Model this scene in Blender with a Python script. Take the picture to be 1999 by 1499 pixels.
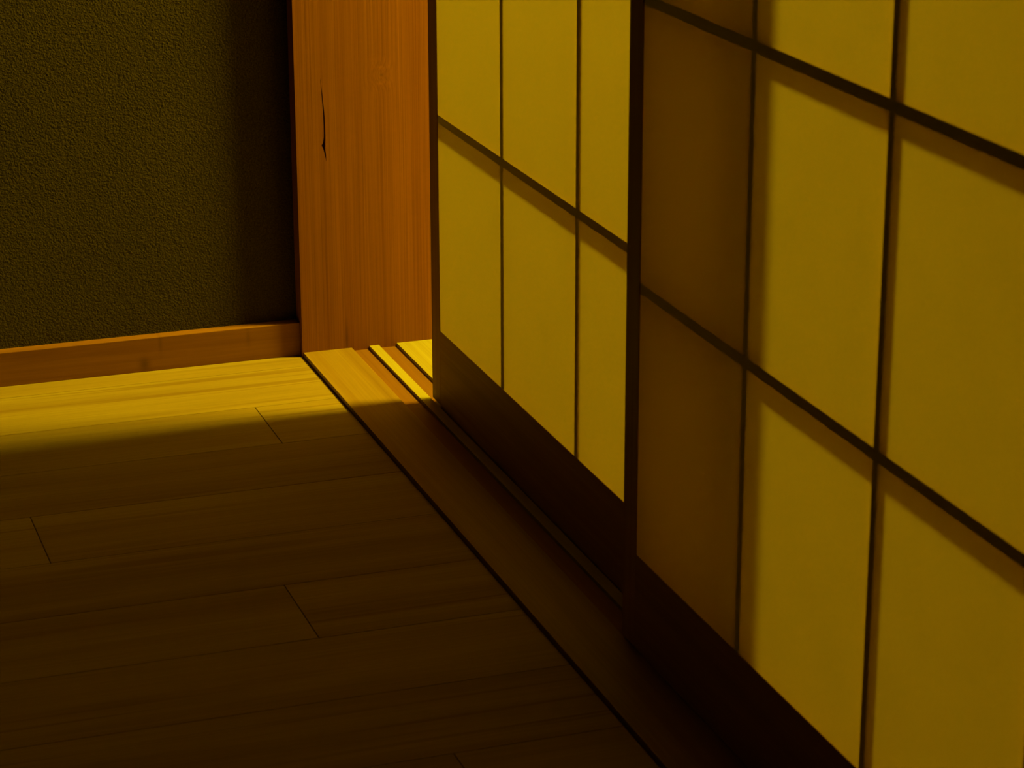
import bpy, bmesh, math, random
from mathutils import Vector, Matrix

for o in list(bpy.data.objects):
    bpy.data.objects.remove(o)
scene = bpy.context.scene
COL = scene.collection

# ------------------------------------------------------------ camera
cam_data = bpy.data.cameras.new('camera')
cam = bpy.data.objects.new('camera', cam_data)
COL.objects.link(cam)
R = Vector((0.9445, -0.3285, -0.0023)).normalized()
F = Vector((0.3106, 0.8954, -0.3191)).normalized()
U = R.cross(F).normalized()
R = F.cross(U).normalized()
M = Matrix(((R.x, U.x, -F.x, -0.73), (R.y, U.y, -F.y, -1.8188), (R.z, U.z, -F.z, 0.8863), (0, 0, 0, 1)))
cam.matrix_world = M
cam_data.sensor_fit = 'HORIZONTAL'
cam_data.sensor_width = 36.0
cam_data.lens = 4871.97 / 1999 * 36.0
cam_data.clip_start = 0.01
cam_data.dof.use_dof = True
cam_data.dof.focus_distance = 2.68
cam_data.dof.aperture_fstop = 18.0
scene.camera = cam

# ------------------------------------------------------------ world, exposure
world = bpy.data.worlds.new('night')
scene.world = world
world.use_nodes = True
world.node_tree.nodes['Background'].inputs[0].default_value = (0, 0, 0, 1)
world.node_tree.nodes['Background'].inputs[1].default_value = 0.0
scene.view_settings.view_transform = 'Standard'
scene.view_settings.look = 'None'
scene.view_settings.gamma = 1.0
scene.view_settings.use_curve_mapping = False
scene.view_settings.exposure = 0.0
scene.cycles.max_bounces = 24
scene.cycles.diffuse_bounces = 16
scene.cycles.transmission_bounces = 16

# the lamp that hangs in the lit room behind the screens
LAMP_POS = Vector((1.02, 0.55, 1.74))
LAMP_R = 0.13
LAMP_STRENGTH = 590.0
LAMP_COLOR = (1.0, 0.77, 0.012)


# ------------------------------------------------------------ material helpers
def new_mat(name):
    m = bpy.data.materials.new(name)
    m.use_nodes = True
    nt = m.node_tree
    nt.nodes.clear()
    out = nt.nodes.new('ShaderNodeOutputMaterial')
    return m, nt, out


def node(nt, kind, **kw):
    n = nt.nodes.new(kind)
    for k, v in kw.items():
        setattr(n, k, v)
    return n


def ramp(nt, src, stops):
    r = nt.nodes.new('ShaderNodeValToRGB')
    el = r.color_ramp.elements
    el[0].position, el[0].color = stops[0][0], (*stops[0][1], 1)
    el[1].position, el[1].color = stops[-1][0], (*stops[-1][1], 1)
    for p, c in stops[1:-1]:
        e = el.new(p)
        e.color = (*c, 1)
    nt.links.new(src, r.inputs[0])
    return r


def math_node(nt, op, a, b=None):
    n = nt.nodes.new('ShaderNodeMath')
    n.operation = op
    for i, v in enumerate((a, b)):
        if v is None:
            continue
        if isinstance(v, (int, float)):
            n.inputs[i].default_value = v
        else:
            nt.links.new(v, n.inputs[i])
    return n.outputs[0]


def mix_color(nt, fac, a, b, mode='MIX'):
    n = nt.nodes.new('ShaderNodeMix')
    n.data_type = 'RGBA'
    n.blend_type = mode
    for idx, v in ((0, fac), (6, a), (7, b)):
        if isinstance(v, (int, float)):
            n.inputs[idx].default_value = v
        elif isinstance(v, tuple):
            n.inputs[idx].default_value = (*v, 1)
        else:
            nt.links.new(v, n.inputs[idx])
    return n.outputs[2]


def wood(name, light, dark, axis, across=38.0, along=1.6, fibre=420.0, contrast=1.0, rough=0.5,
         spec=0.25, islands=False, bump=0.15, knots=(), streak=None, fibre_amt=0.35, veins=0.0):
    """Straight-grained timber. axis = 0/1/2: the direction of the grain."""
    m, nt, out = new_mat(name)
    tc = node(nt, 'ShaderNodeTexCoord')
    vec = tc.outputs['Object']
    if islands:
        geo = node(nt, 'ShaderNodeNewGeometry')
        comb = node(nt, 'ShaderNodeCombineXYZ')
        for i, k in enumerate((17.3, 5.1, 29.7)):
            nt.links.new(math_node(nt, 'MULTIPLY', geo.outputs['Random Per Island'], k), comb.inputs[i])
        add = node(nt, 'ShaderNodeVectorMath', operation='ADD')
        nt.links.new(vec, add.inputs[0])
        nt.links.new(comb.outputs[0], add.inputs[1])
        vec = add.outputs[0]
    base_vec = vec
    # grain bends round the knots
    for (kc, kr) in knots:
        d = node(nt, 'ShaderNodeVectorMath', operation='DISTANCE')
        nt.links.new(tc.outputs['Object'], d.inputs[0])
        d.inputs[1].default_value = kc
        g = math_node(nt, 'DIVIDE', d.outputs['Value'], kr)
        g = math_node(nt, 'MULTIPLY', g, g)
        g = math_node(nt, 'MULTIPLY', g, -1.0)
        g = math_node(nt, 'EXPONENT', g)
        g = math_node(nt, 'MULTIPLY', g, 0.005)
        sc = node(nt, 'ShaderNodeCombineXYZ')
        for i in range(3):
            if i != axis:
                nt.links.new(g, sc.inputs[i])
        add = node(nt, 'ShaderNodeVectorMath', operation='ADD')
        nt.links.new(vec, add.inputs[0])
        nt.links.new(sc.outputs[0], add.inputs[1])
        vec = add.outputs[0]

    def stretched(acr, alo, src):
        mp = node(nt, 'ShaderNodeMapping')
        s = [acr] * 3
        s[axis] = alo
        mp.inputs['Scale'].default_value = s
        nt.links.new(src, mp.inputs['Vector'])
        return mp.outputs[0]

    def noise(src, detail=4, dist=0.0, rough_=0.55):
        n = node(nt, 'ShaderNodeTexNoise')
        n.inputs['Scale'].default_value = 1.0
        n.inputs['Detail'].default_value = detail
        n.inputs['Roughness'].default_value = rough_
        n.inputs['Distortion'].default_value = dist
        nt.links.new(src, n.inputs['Vector'])
        return n.outputs['Fac']

    n1 = noise(stretched(across, along, vec), 5, 0.6)
    n2 = noise(stretched(fibre, along * 6, vec), 2, 0.0)
    n3 = noise(stretched(across * 0.28, along * 0.7, vec), 2, 0.3)
    lo, hi = 0.5 - 0.2 / contrast, 0.5 + 0.17 / contrast
    mid = tuple(0.5 * (a + b) for a, b in zip(light, dark))
    c = ramp(nt, n1, [(lo, dark), (0.47, mid), (hi, light)]).outputs[0]
    fib = ramp(nt, n2, [(0.3, (0.72, 0.68, 0.62)), (0.7, (1.12, 1.12, 1.12))]).outputs[0]
    c = mix_color(nt, fibre_amt, c, mix_color(nt, 1.0, c, fib, 'MULTIPLY'))
    tone = ramp(nt, n3, [(0.3, (0.84, 0.8, 0.76)), (0.7, (1.1, 1.1, 1.1))]).outputs[0]
    c = mix_color(nt, 0.7, c, mix_color(nt, 1.0, c, tone, 'MULTIPLY'))
    if veins:
        n4 = noise(stretched(95.0, 1.5, vec), 2, 0.8, 0.4)
        n5 = noise(stretched(14.0, 1.2, vec), 1, 0.0)
        v = ramp(nt, n4, [(0.57, (0, 0, 0)), (0.66, (1, 1, 1))]).outputs[0]
        w = ramp(nt, n5, [(0.46, (0, 0, 0)), (0.62, (1, 1, 1))]).outputs[0]
        f = math_node(nt, 'MULTIPLY', math_node(nt, 'MULTIPLY', v, w), veins)
        c = mix_color(nt, f, c, tuple(v_ * k_ for v_, k_ in zip(dark, (0.72, 0.6, 0.5))))
    if streak:
        for (center, half, amt) in streak:     # a dark resin streak or knot with a place of its own
            mp = node(nt, 'ShaderNodeVectorMath', operation='SUBTRACT')
            nt.links.new(tc.outputs['Object'], mp.inputs[0])
            mp.inputs[1].default_value = center
            dv = node(nt, 'ShaderNodeVectorMath', operation='DIVIDE')
            nt.links.new(mp.outputs[0], dv.inputs[0])
            dv.inputs[1].default_value = half
            ln = node(nt, 'ShaderNodeVectorMath', operation='LENGTH')
            nt.links.new(dv.outputs[0], ln.inputs[0])
            f = math_node(nt, 'MULTIPLY', ln.outputs['Value'], ln.outputs['Value'])
            f = math_node(nt, 'EXPONENT', math_node(nt, 'MULTIPLY', f, -1.0))
            f = math_node(nt, 'MULTIPLY', f, amt)
            c = mix_color(nt, f, c, tuple(v * 0.3 for v in dark))
    b = node(nt, 'ShaderNodeBsdfPrincipled')
    nt.links.new(c, b.inputs['Base Color'])
    b.inputs['Roughness'].default_value = rough
    b.inputs['Specular IOR Level'].default_value = spec
    if bump:
        bp = node(nt, 'ShaderNodeBump')
        bp.inputs['Strength'].default_value = bump
        bp.inputs['Distance'].default_value = 0.0006
        nt.links.new(n2, bp.inputs['Height'])
        nt.links.new(bp.outputs[0], b.inputs['Normal'])
    nt.links.new(b.outputs[0], out.inputs[0])
    return m


def plaster(name, col_a, col_b, grain=560.0, strength=1.0, dist=0.0028):
    m, nt, out = new_mat(name)
    tc = node(nt, 'ShaderNodeTexCoord')
    n = node(nt, 'ShaderNodeTexNoise')
    n.inputs['Scale'].default_value = grain
    n.inputs['Detail'].default_value = 3
    n.inputs['Roughness'].default_value = 0.6
    nt.links.new(tc.outputs['Object'], n.inputs['Vector'])
    v = node(nt, 'ShaderNodeTexVoronoi')
    v.inputs['Scale'].default_value = grain * 0.55
    nt.links.new(tc.outputs['Object'], v.inputs['Vector'])
    h = math_node(nt, 'ADD', n.outputs['Fac'], math_node(nt, 'MULTIPLY', v.outputs['Distance'], -0.5))
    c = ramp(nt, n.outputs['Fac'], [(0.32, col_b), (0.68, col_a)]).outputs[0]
    n2 = node(nt, 'ShaderNodeTexNoise')
    n2.inputs['Scale'].default_value = 5.0
    nt.links.new(tc.outputs['Object'], n2.inputs['Vector'])
    t = ramp(nt, n2.outputs['Fac'], [(0.3, (0.9, 0.9, 0.9)), (0.7, (1.06, 1.06, 1.06))]).outputs[0]
    c = mix_color(nt, 1.0, c, t, 'MULTIPLY')
    b = node(nt, 'ShaderNodeBsdfPrincipled')
    nt.links.new(c, b.inputs['Base Color'])
    b.inputs['Roughness'].default_value = 0.9
    b.inputs['Specular IOR Level'].default_value = 0.1
    bp = node(nt, 'ShaderNodeBump')
    bp.inputs['Strength'].default_value = strength
    bp.inputs['Distance'].default_value = dist
    nt.links.new(h, bp.inputs['Height'])
    nt.links.new(bp.outputs[0], b.inputs['Normal'])
    nt.links.new(b.outputs[0], out.inputs[0])
    return m


def washi(name, trans, refl):
    """Thin handmade paper: most light scatters through, the rest scatters back."""
    m, nt, out = new_mat(name)
    tc = node(nt, 'ShaderNodeTexCoord')
    n = node(nt, 'ShaderNodeTexNoise')
    n.inputs['Scale'].default_value = 260.0
    n.inputs['Detail'].default_value = 4
    nt.links.new(tc.outputs['Object'], n.inputs['Vector'])
    n2 = node(nt, 'ShaderNodeTexNoise')
    n2.inputs['Scale'].default_value = 18.0
    n2.inputs['Detail'].default_value = 2
    nt.links.new(tc.outputs['Object'], n2.inputs['Vector'])
    f1 = ramp(nt, n.outputs['Fac'], [(0.3, (0.93, 0.93, 0.93)), (0.7, (1.05, 1.05, 1.05))]).outputs[0]
    f2 = ramp(nt, n2.outputs['Fac'], [(0.3, (0.97, 0.97, 0.97)), (0.7, (1.02, 1.02, 1.02))]).outputs[0]
    c = mix_color(nt, 1.0, mix_color(nt, 1.0, trans, f1, 'MULTIPLY'), f2, 'MULTIPLY')
    tr = node(nt, 'ShaderNodeBsdfTranslucent')
    nt.links.new(c, tr.inputs['Color'])
    df = node(nt, 'ShaderNodeBsdfDiffuse')
    df.inputs['Color'].default_value = (*refl, 1)
    ad = node(nt, 'ShaderNodeAddShader')
    nt.links.new(tr.outputs[0], ad.inputs[0])
    nt.links.new(df.outputs[0], ad.inputs[1])
    nt.links.new(ad.outputs[0], out.inputs[0])
    return m


def plain(name, col, rough=0.7):
    m, nt, out = new_mat(name)
    tc = node(nt, 'ShaderNodeTexCoord')
    n = node(nt, 'ShaderNodeTexNoise')
    n.inputs['Scale'].default_value = 60.0
    nt.links.new(tc.outputs['Object'], n.inputs['Vector'])
    c = ramp(nt, n.outputs['Fac'], [(0.3, tuple(v * 0.93 for v in col)), (0.7, tuple(min(1, v * 1.05) for v in col))]).outputs[0]
    b = node(nt, 'ShaderNodeBsdfPrincipled')
    nt.links.new(c, b.inputs['Base Color'])
    b.inputs['Roughness'].default_value = rough
    nt.links.new(b.outputs[0], out.inputs[0])
    return m


def lamp_mat(name):
    m, nt, out = new_mat(name)
    e = node(nt, 'ShaderNodeEmission')
    e.inputs['Color'].default_value = (*LAMP_COLOR, 1)
    e.inputs['Strength'].default_value = LAMP_STRENGTH
    nt.links.new(e.outputs[0], out.inputs[0])
    return m


POST_Y = 0.8563
MAT = {
    'floor': wood('floor_oak', (0.31, 0.230, 0.088), (0.228, 0.145, 0.048), 0, across=24, along=1.6, fibre=330,
                  contrast=0.9, veins=0.6, rough=0.6, spec=0.06, islands=True),
    'post': wood('post_cedar', (0.290, 0.115, 0.038), (0.205, 0.071, 0.02), 2, across=80, along=0.6, fibre=620, fibre_amt=0.8,
                 contrast=0.6, rough=0.55, spec=0.15, bump=0.25,
                 knots=(((0.0407, POST_Y, 0.318), 0.012),),
                 streak=(((-0.0049, POST_Y, 0.012), (0.0022, 0.05, 0.02), 0.5),
                         ((0.043, POST_Y, 0.3185), (0.0022, 0.05, 0.0016), 0.35))),
    'sill_near': wood('sill_strip_wood', (0.26, 0.167, 0.048), (0.19, 0.10, 0.024), 1, across=60, along=1.0, fibre=420, rough=0.5),
    'sill_pale': wood('sill_pale_cypress', (0.34, 0.30, 0.11), (0.275, 0.21, 0.06), 1, across=170, along=1.0, fibre=600, rough=0.5),
    'groove': wood('groove_strip_wood', (0.205, 0.090, 0.026), (0.172, 0.071, 0.016), 1, across=60, along=0.6, fibre=420, rough=0.5),
    'base': wood('baseboard_cedar', (0.245, 0.105, 0.032), (0.185, 0.071, 0.02), 0, across=50, along=2.0, fibre=420, rough=0.5,
                 streak=(((-0.241, 0.864, 0.003), (0.006, 0.05, 0.008), 0.6),
                         ((-0.222, 0.859, 0.027), (0.0022, 0.05, 0.012), 0.3),
                         ((-0.12, 0.859, 0.022), (0.0022, 0.05, 0.010), 0.25))),
    'frame_z': wood('screen_cedar_upright', (0.45, 0.28, 0.10), (0.37, 0.20, 0.065), 2, across=90, along=1.2, fibre=500, rough=0.55),
    'frame_y': wood('screen_cedar_level', (0.45, 0.28, 0.10), (0.37, 0.20, 0.065), 1, across=90, along=1.2, fibre=500, rough=0.55),
    'paper': washi('washi_paper', (0.090, 0.0695, 0.03), (0.905, 0.875, 0.5)),
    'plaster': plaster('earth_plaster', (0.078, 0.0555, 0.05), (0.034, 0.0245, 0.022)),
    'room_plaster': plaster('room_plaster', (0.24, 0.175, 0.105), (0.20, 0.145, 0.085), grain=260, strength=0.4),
    'ceiling': wood('ceiling_boards', (0.12, 0.075, 0.035), (0.09, 0.052, 0.022), 1, across=20, along=0.6, rough=0.6),
    'tatami': wood('tatami_rush', (0.46, 0.36, 0.18), (0.38, 0.29, 0.14), 1, across=220, along=3.0, fibre=600, rough=0.8),
    'lamp': lamp_mat('lamp_paper_glow'),
    'metal': plain('dark_metal', (0.05, 0.045, 0.04), 0.5),
}


# ------------------------------------------------------------ mesh helpers
def add_box(bm, x0, x1, y0, y1, z0, z1, bevel=0.0):
    vs = [bm.verts.new(p) for p in ((x0, y0, z0), (x1, y0, z0), (x1, y1, z0), (x0, y1, z0),
                                    (x0, y0, z1), (x1, y0, z1), (x1, y1, z1), (x0, y1, z1))]
    fs = []
    for f in ((0, 3, 2, 1), (4, 5, 6, 7), (0, 1, 5, 4), (1, 2, 6, 5), (2, 3, 7, 6), (3, 0, 4, 7)):
        fs.append(bm.faces.new([vs[i] for i in f]))
    if bevel:
        es = list({e for f in fs for e in f.edges})
        bmesh.ops.bevel(bm, geom=es, offset=bevel, segments=2, affect='EDGES', profile=0.6)


def add_prism(bm, prof, y0, y1):
    """profile in (x, z), swept along y"""
    a = [bm.verts.new((x, y0, z)) for x, z in prof]
    b = [bm.verts.new((x, y1, z)) for x, z in prof]
    n = len(prof)
    bm.faces.new(a)
    bm.faces.new(list(reversed(b)))
    for i in range(n):
        bm.faces.new((a[i], b[i], b[(i + 1) % n], a[(i + 1) % n]))
    bmesh.ops.recalc_face_normals(bm, faces=bm.faces[:])


def link(name, bm, mat, parent=None, origin=(0, 0, 0)):
    me = bpy.data.meshes.new(name)
    o = Vector(origin)
    if o.length:
        bmesh.ops.translate(bm, verts=bm.verts[:], vec=-o)
    bm.to_mesh(me)
    bm.free()
    me.materials.append(MAT[mat])
    ob = bpy.data.objects.new(name, me)
    ob.location = o
    COL.objects.link(ob)
    if parent:
        ob.parent = parent
    return ob


def box_obj(name, dims, mat, parent=None, bevel=0.0):
    bm = bmesh.new()
    add_box(bm, *dims, bevel=bevel)
    return link(name, bm, mat, parent)


def structure(ob, label=None, cat=None):
    ob['kind'] = 'structure'
    if label:
        ob['label'] = label
    if cat:
        ob['category'] = cat
    return ob


def thing(name, label, cat, loc=(0, 0, 0), group=None):
    e = bpy.data.objects.new(name, None)
    e.empty_display_size = 0.05
    e.location = loc
    COL.objects.link(e)
    e['label'] = label
    e['category'] = cat
    if group:
        e['group'] = group
    return e


# ------------------------------------------------------------ main sizes (metres)
FLOOR_Z = -0.0055
BASE_Y0, WALL_Y = 0.8645, 0.8805
CEIL = 2.35
DOOR_W, DOOR_H = 0.867, 1.757
SILL_Y0 = -0.91
SILL_X0, SILL_X1 = -0.0573, 0.1125
GR = ((0.0008, 0.0218), (0.0334, 0.0550))
GROOVE_Z = -0.0040
HALL_X, HALL_Y = -1.25, -2.7
ROOM_X, ROOM_Y = 2.9, -1.9

# ------------------------------------------------------------ floor: planks with tight seams, one mesh
bm = bmesh.new()
rnd = random.Random(4)
PW, P0 = 0.1220, 0.0926
joints = {P0 + 4 * PW: [-0.1522], P0: [-0.2432], P0 + 2 * PW: [-0.4340], P0 - 3 * PW: [-0.2005]}
k = -24
while P0 + k * PW < BASE_Y0 + 0.012:
    y0 = P0 + k * PW
    y1 = min(y0 + PW, BASE_Y0 + 0.012)
    xs = [-0.0577]
    jl = None
    for jy, jx in joints.items():
        if abs(jy - y0) < 0.01:
            jl = list(jx)
    if jl is None:
        jl = [-0.56 - rnd.random() * 0.25]
    while jl[-1] - 0.62 > HALL_X:
        jl.append(jl[-1] - 0.55 - rnd.random() * 0.2)
    xs += [j for j in jl if j > HALL_X + 0.05] + [HALL_X]
    for a, b in zip(xs[:-1], xs[1:]):
        g = 0.0004
        add_box(bm, b + g, a - g, y0 + g, y1 - g, FLOOR_Z - 0.015, FLOOR_Z, bevel=0.00045)
    k += 1
floor = structure(link('floor', bm, 'floor'), 'pale wooden plank floor of the corridor running left of the grooved sill', 'floor')

# ------------------------------------------------------------ back wall and its skirting
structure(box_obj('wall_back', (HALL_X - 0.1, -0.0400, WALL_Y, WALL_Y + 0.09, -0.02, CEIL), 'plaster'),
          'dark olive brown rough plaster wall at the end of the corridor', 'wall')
bm = bmesh.new()
add_box(bm, HALL_X, -0.0586, BASE_Y0, WALL_Y, FLOOR_Z, 0.0340, bevel=0.0006)
structure(link('baseboard_back', bm, 'base'), 'low reddish brown wooden skirting board along the foot of the plaster wall', 'baseboard')

# ------------------------------------------------------------ post with its drying crack
post = thing('wooden_post', 'orange brown wooden post with a thin dark drying crack, at the end of the sill', 'post', (0.03, 0.92, -0.012))
PX0, PX1, PY0, PY1, PZ0, PZ1 = -0.0583, 0.1135, POST_Y, POST_Y + 0.12, -0.012, CEIL
bm = bmesh.new()
outer = [bm.verts.new(p) for p in ((PX0, PY0, PZ0), (PX1, PY0, PZ0), (PX1, PY0, PZ1), (PX0, PY0, PZ1))]
back = [bm.verts.new((v.co.x, PY1, v.co.z)) for v in outer]
crack = [(-0.0283, 0.3187, .00015), (-0.0276, 0.3080, .0004), (-0.0265, 0.2964, .0006), (-0.0258, 0.286, .0008), (-0.0252, 0.2758, .0009),
         (-0.0250, 0.262, .0010), (-0.0250, 0.2523, .0011), (-0.0257, 0.2455, .0016), (-0.0264, 0.2425, .0028), (-0.0259, 0.2395, .0014),
         (-0.0253, 0.2355, .0010), (-0.0247, 0.2315, .0008), (-0.0243, 0.227, .0004), (-0.0242, 0.2238, .00015)]
loop = [(x - w, z) for x, z, w in crack] + [(x + w * 0.7, z) for x, z, w in reversed(crack)]
inner = [bm.verts.new((x, PY0, z)) for x, z in loop]
deep = [bm.verts.new((-0.0255 + (x + 0.0255) * 0.6, PY0 + 0.012, z)) for x, z in loop]
n = len(inner)
edges = [bm.edges.new((outer[i], outer[(i + 1) % 4])) for i in range(4)]
edges += [bm.edges.new((inner[i], inner[(i + 1) % n])) for i in range(n)]
bmesh.ops.triangle_fill(bm, use_beauty=True, use_dissolve=False, edges=edges)
for i in range(n):
    bm.faces.new((inner[i], inner[(i + 1) % n], deep[(i + 1) % n], deep[i]))
bm.faces.new(deep)
for i in range(4):
    j = (i + 1) % 4
    bm.faces.new((outer[i], back[i], back[j], outer[j]))
bm.faces.new(back)
bmesh.ops.recalc_face_normals(bm, faces=bm.faces[:])
shaft = link('shaft', bm, 'post')
shaft.parent = post
shaft.location = -post.location
# object coordinates must be world ones for the knot, so the mesh keeps world positions

# ------------------------------------------------------------ grooved sill
sill = thing('grooved_sill', 'wooden threshold with two sliding grooves, running under the paper screens to the post', 'sill', (0.0, 0.0, -0.03))
SB = -0.030


def sill_part(name, x0, x1, z1, mat, bev=0.0005):
    ob = box_obj(name, (x0, x1, SILL_Y0, POST_Y, SB, z1), mat, bevel=bev)
    ob.parent = sill
    ob.location = -sill.location
    return ob


sill_part('front_strip', SILL_X0, GR[0][0], 0.0, 'sill_near')
sill_part('groove_strip', GR[0][0], GR[0][1], GROOVE_Z, 'groove', 0.0)
sill_part('ridge', GR[0][1], GR[1][0], 0.0, 'sill_pale', 0.0004)
sill_part('groove_strip', GR[1][0], GR[1][1], GROOVE_Z, 'groove', 0.0)
sill_part('back_strip', GR[1][1], SILL_X1, 0.0, 'sill_pale')

# ------------------------------------------------------------ paper screens
SW = 0.0282           # stile width
RAIL_TOP = 0.0853
BAR_H, BAR_D = 0.0090, 0.012
MUN_W = 0.0080
THICK = 0.030
MUN_Y = (-0.2327, -0.4416, -0.6503)
BAR_Z0, BAR_STEP, BAR_N = 0.3173, 0.2339, 6


def make_screen(label, loc):
    t = thing('paper_sliding_screen', label, 'sliding screen', loc, 'pair of paper sliding screens')

    def part(name, dims, mat, bevel=0.0005):
        ob = box_obj(name, dims, mat, bevel=bevel)
        ob.parent = t
        return ob
    W = DOOR_W
    zt = DOOR_H - 0.04
    part('stile', (0, THICK, -SW, 0, 0.0015, DOOR_H), 'frame_z')
    part('stile', (0, THICK, -W, -W + SW, 0.0015, DOOR_H), 'frame_z')
    # bottom rail with the tongue that runs in the groove
    bm = bmesh.new()
    add_prism(bm, [(0.0012, GROOVE_Z), (0.0192, GROOVE_Z), (0.0192, 0.0015), (THICK, 0.0015), (THICK, RAIL_TOP),
                   (0.0002, RAIL_TOP), (0.0002, 0.0015), (0.0012, 0.0015)], -W + SW, -SW)
    ob = link('bottom_rail', bm, 'frame_y')
    ob.parent = t
    part('top_rail', (0.0002, THICK, -W + SW, -SW, zt, DOOR_H), 'frame_y')
    for y in MUN_Y:
        part('muntin_upright', (0.0010, 0.0010 + BAR_D, y - MUN_W / 2, y + MUN_W / 2, RAIL_TOP, zt), 'frame_z', 0.0)
    for i in range(BAR_N):
        z = BAR_Z0 + i * BAR_STEP
        part('muntin_level', (0.0010, 0.0010 + BAR_D, -W + SW, -SW, z - BAR_H / 2, z + BAR_H / 2), 'frame_y', 0.0)
    # the paper sheet is pasted on the near side of the lattice
    bm = bmesh.new()
    vs = [bm.verts.new((0.0009, y, z)) for y, z in ((-W + SW, RAIL_TOP), (-SW, RAIL_TOP), (-SW, zt), (-W + SW, zt))]
    bm.faces.new(vs)
    ob = link('paper', bm, 'paper')
    ob.parent = t
    return t


def copy_tree(o, label, loc):
    c = o.copy()
    COL.objects.link(c)
    c.location = loc
    c['label'] = label
    for ch in list(o.children):
        d = ch.copy()
        COL.objects.link(d)
        d.parent = c
    return c


near = make_screen('nearer paper screen on the right, its left column dimmed by the screen behind', (0, 0, 0))
far = copy_tree(near, 'farther paper screen, slid open beside the wooden post and standing behind the nearer one', (0.0347, 0.6508, 0))

# ------------------------------------------------------------ the rest of the shell around the opening
JAMB_Y = SILL_Y0
structure(box_obj('trim_1', (SILL_X0, SILL_X1, JAMB_Y - 0.12, JAMB_Y, SB, CEIL), 'post'),
          'second post of the screen opening, behind the near screen', 'post')
bm = bmesh.new()
z0 = DOOR_H + 0.004
hx = [(SILL_X0, 1.80), (SILL_X0, z0), (GR[0][0] - .0008, z0), (GR[0][0] - .0008, z0 + .012), (GR[0][0] + .0298, z0 + .012), (GR[0][0] + .0298, z0),
      (GR[1][0], z0), (GR[1][0], z0 + .012), (0.0665, z0 + .012), (0.0665, z0), (SILL_X1, z0), (SILL_X1, 1.80)]
add_prism(bm, hx, JAMB_Y, POST_Y)
structure(link('trim_2', bm, 'sill_near'), 'grooved head beam above the paper screens', 'head beam')
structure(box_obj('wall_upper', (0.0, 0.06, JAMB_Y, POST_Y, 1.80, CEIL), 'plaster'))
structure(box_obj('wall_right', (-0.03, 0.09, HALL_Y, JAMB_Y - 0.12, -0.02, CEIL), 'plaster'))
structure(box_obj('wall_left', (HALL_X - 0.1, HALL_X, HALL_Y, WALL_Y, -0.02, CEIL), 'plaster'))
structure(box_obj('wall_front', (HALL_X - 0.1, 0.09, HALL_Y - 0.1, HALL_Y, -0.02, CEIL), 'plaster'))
structure(box_obj('ceiling', (HALL_X - 0.1, 0.03, HALL_Y - 0.1, WALL_Y + 0.6, CEIL, CEIL + 0.05), 'ceiling'))
structure(box_obj('ceiling_room', (0.03, ROOM_X + 0.1, HALL_Y - 0.1, WALL_Y + 0.6, CEIL, CEIL + 0.05), 'room_plaster'))
structure(box_obj('wall_room_front', (0.09, ROOM_X + 0.1, ROOM_Y - 0.1, ROOM_Y, -0.03, CEIL), 'room_plaster'))
# the lit room behind the screens
structure(box_obj('floor_room', (SILL_X1 + 0.0005, ROOM_X, ROOM_Y, WALL_Y + 0.5, -0.03, -0.0005), 'tatami'))
structure(box_obj('wall_room_back', (PX1 - 0.03, ROOM_X + 0.1, WALL_Y + 0.5, WALL_Y + 0.6, -0.03, CEIL), 'room_plaster'))
structure(box_obj('wall_room_right', (ROOM_X, ROOM_X + 0.1, HALL_Y, WALL_Y + 0.5, -0.03, CEIL), 'room_plaster'))
structure(box_obj('wall_room_left', (PX1 - 0.08, PX1 - 0.01, PY1, WALL_Y + 0.5, -0.03, CEIL), 'room_plaster'))

# ------------------------------------------------------------ hanging paper lamp in the lit room
lamp = thing('pendant_lamp', 'round lit paper pendant lamp hanging in the room behind the screens', 'lamp', (LAMP_POS.x, LAMP_POS.y, CEIL))
bm = bmesh.new()
bmesh.ops.create_uvsphere(bm, u_segments=24, v_segments=14, radius=LAMP_R)
ob = link('lamp_shade', bm, 'lamp')
ob.parent = lamp
ob.location = (0, 0, LAMP_POS.z - CEIL)
bm = bmesh.new()
bmesh.ops.create_cone(bm, cap_ends=True, segments=10, radius1=0.003, radius2=0.003, depth=CEIL - LAMP_POS.z - LAMP_R)
ob = link('cord', bm, 'metal')
ob.parent = lamp
ob.location = (0, 0, -(CEIL - LAMP_POS.z - LAMP_R) / 2)
bm = bmesh.new()
bmesh.ops.create_cone(bm, cap_ends=True, segments=24, radius1=0.04, radius2=0.045, depth=0.02)
ob = link('ceiling_cap', bm, 'metal')
ob.parent = lamp
ob.location = (0, 0, -0.01)
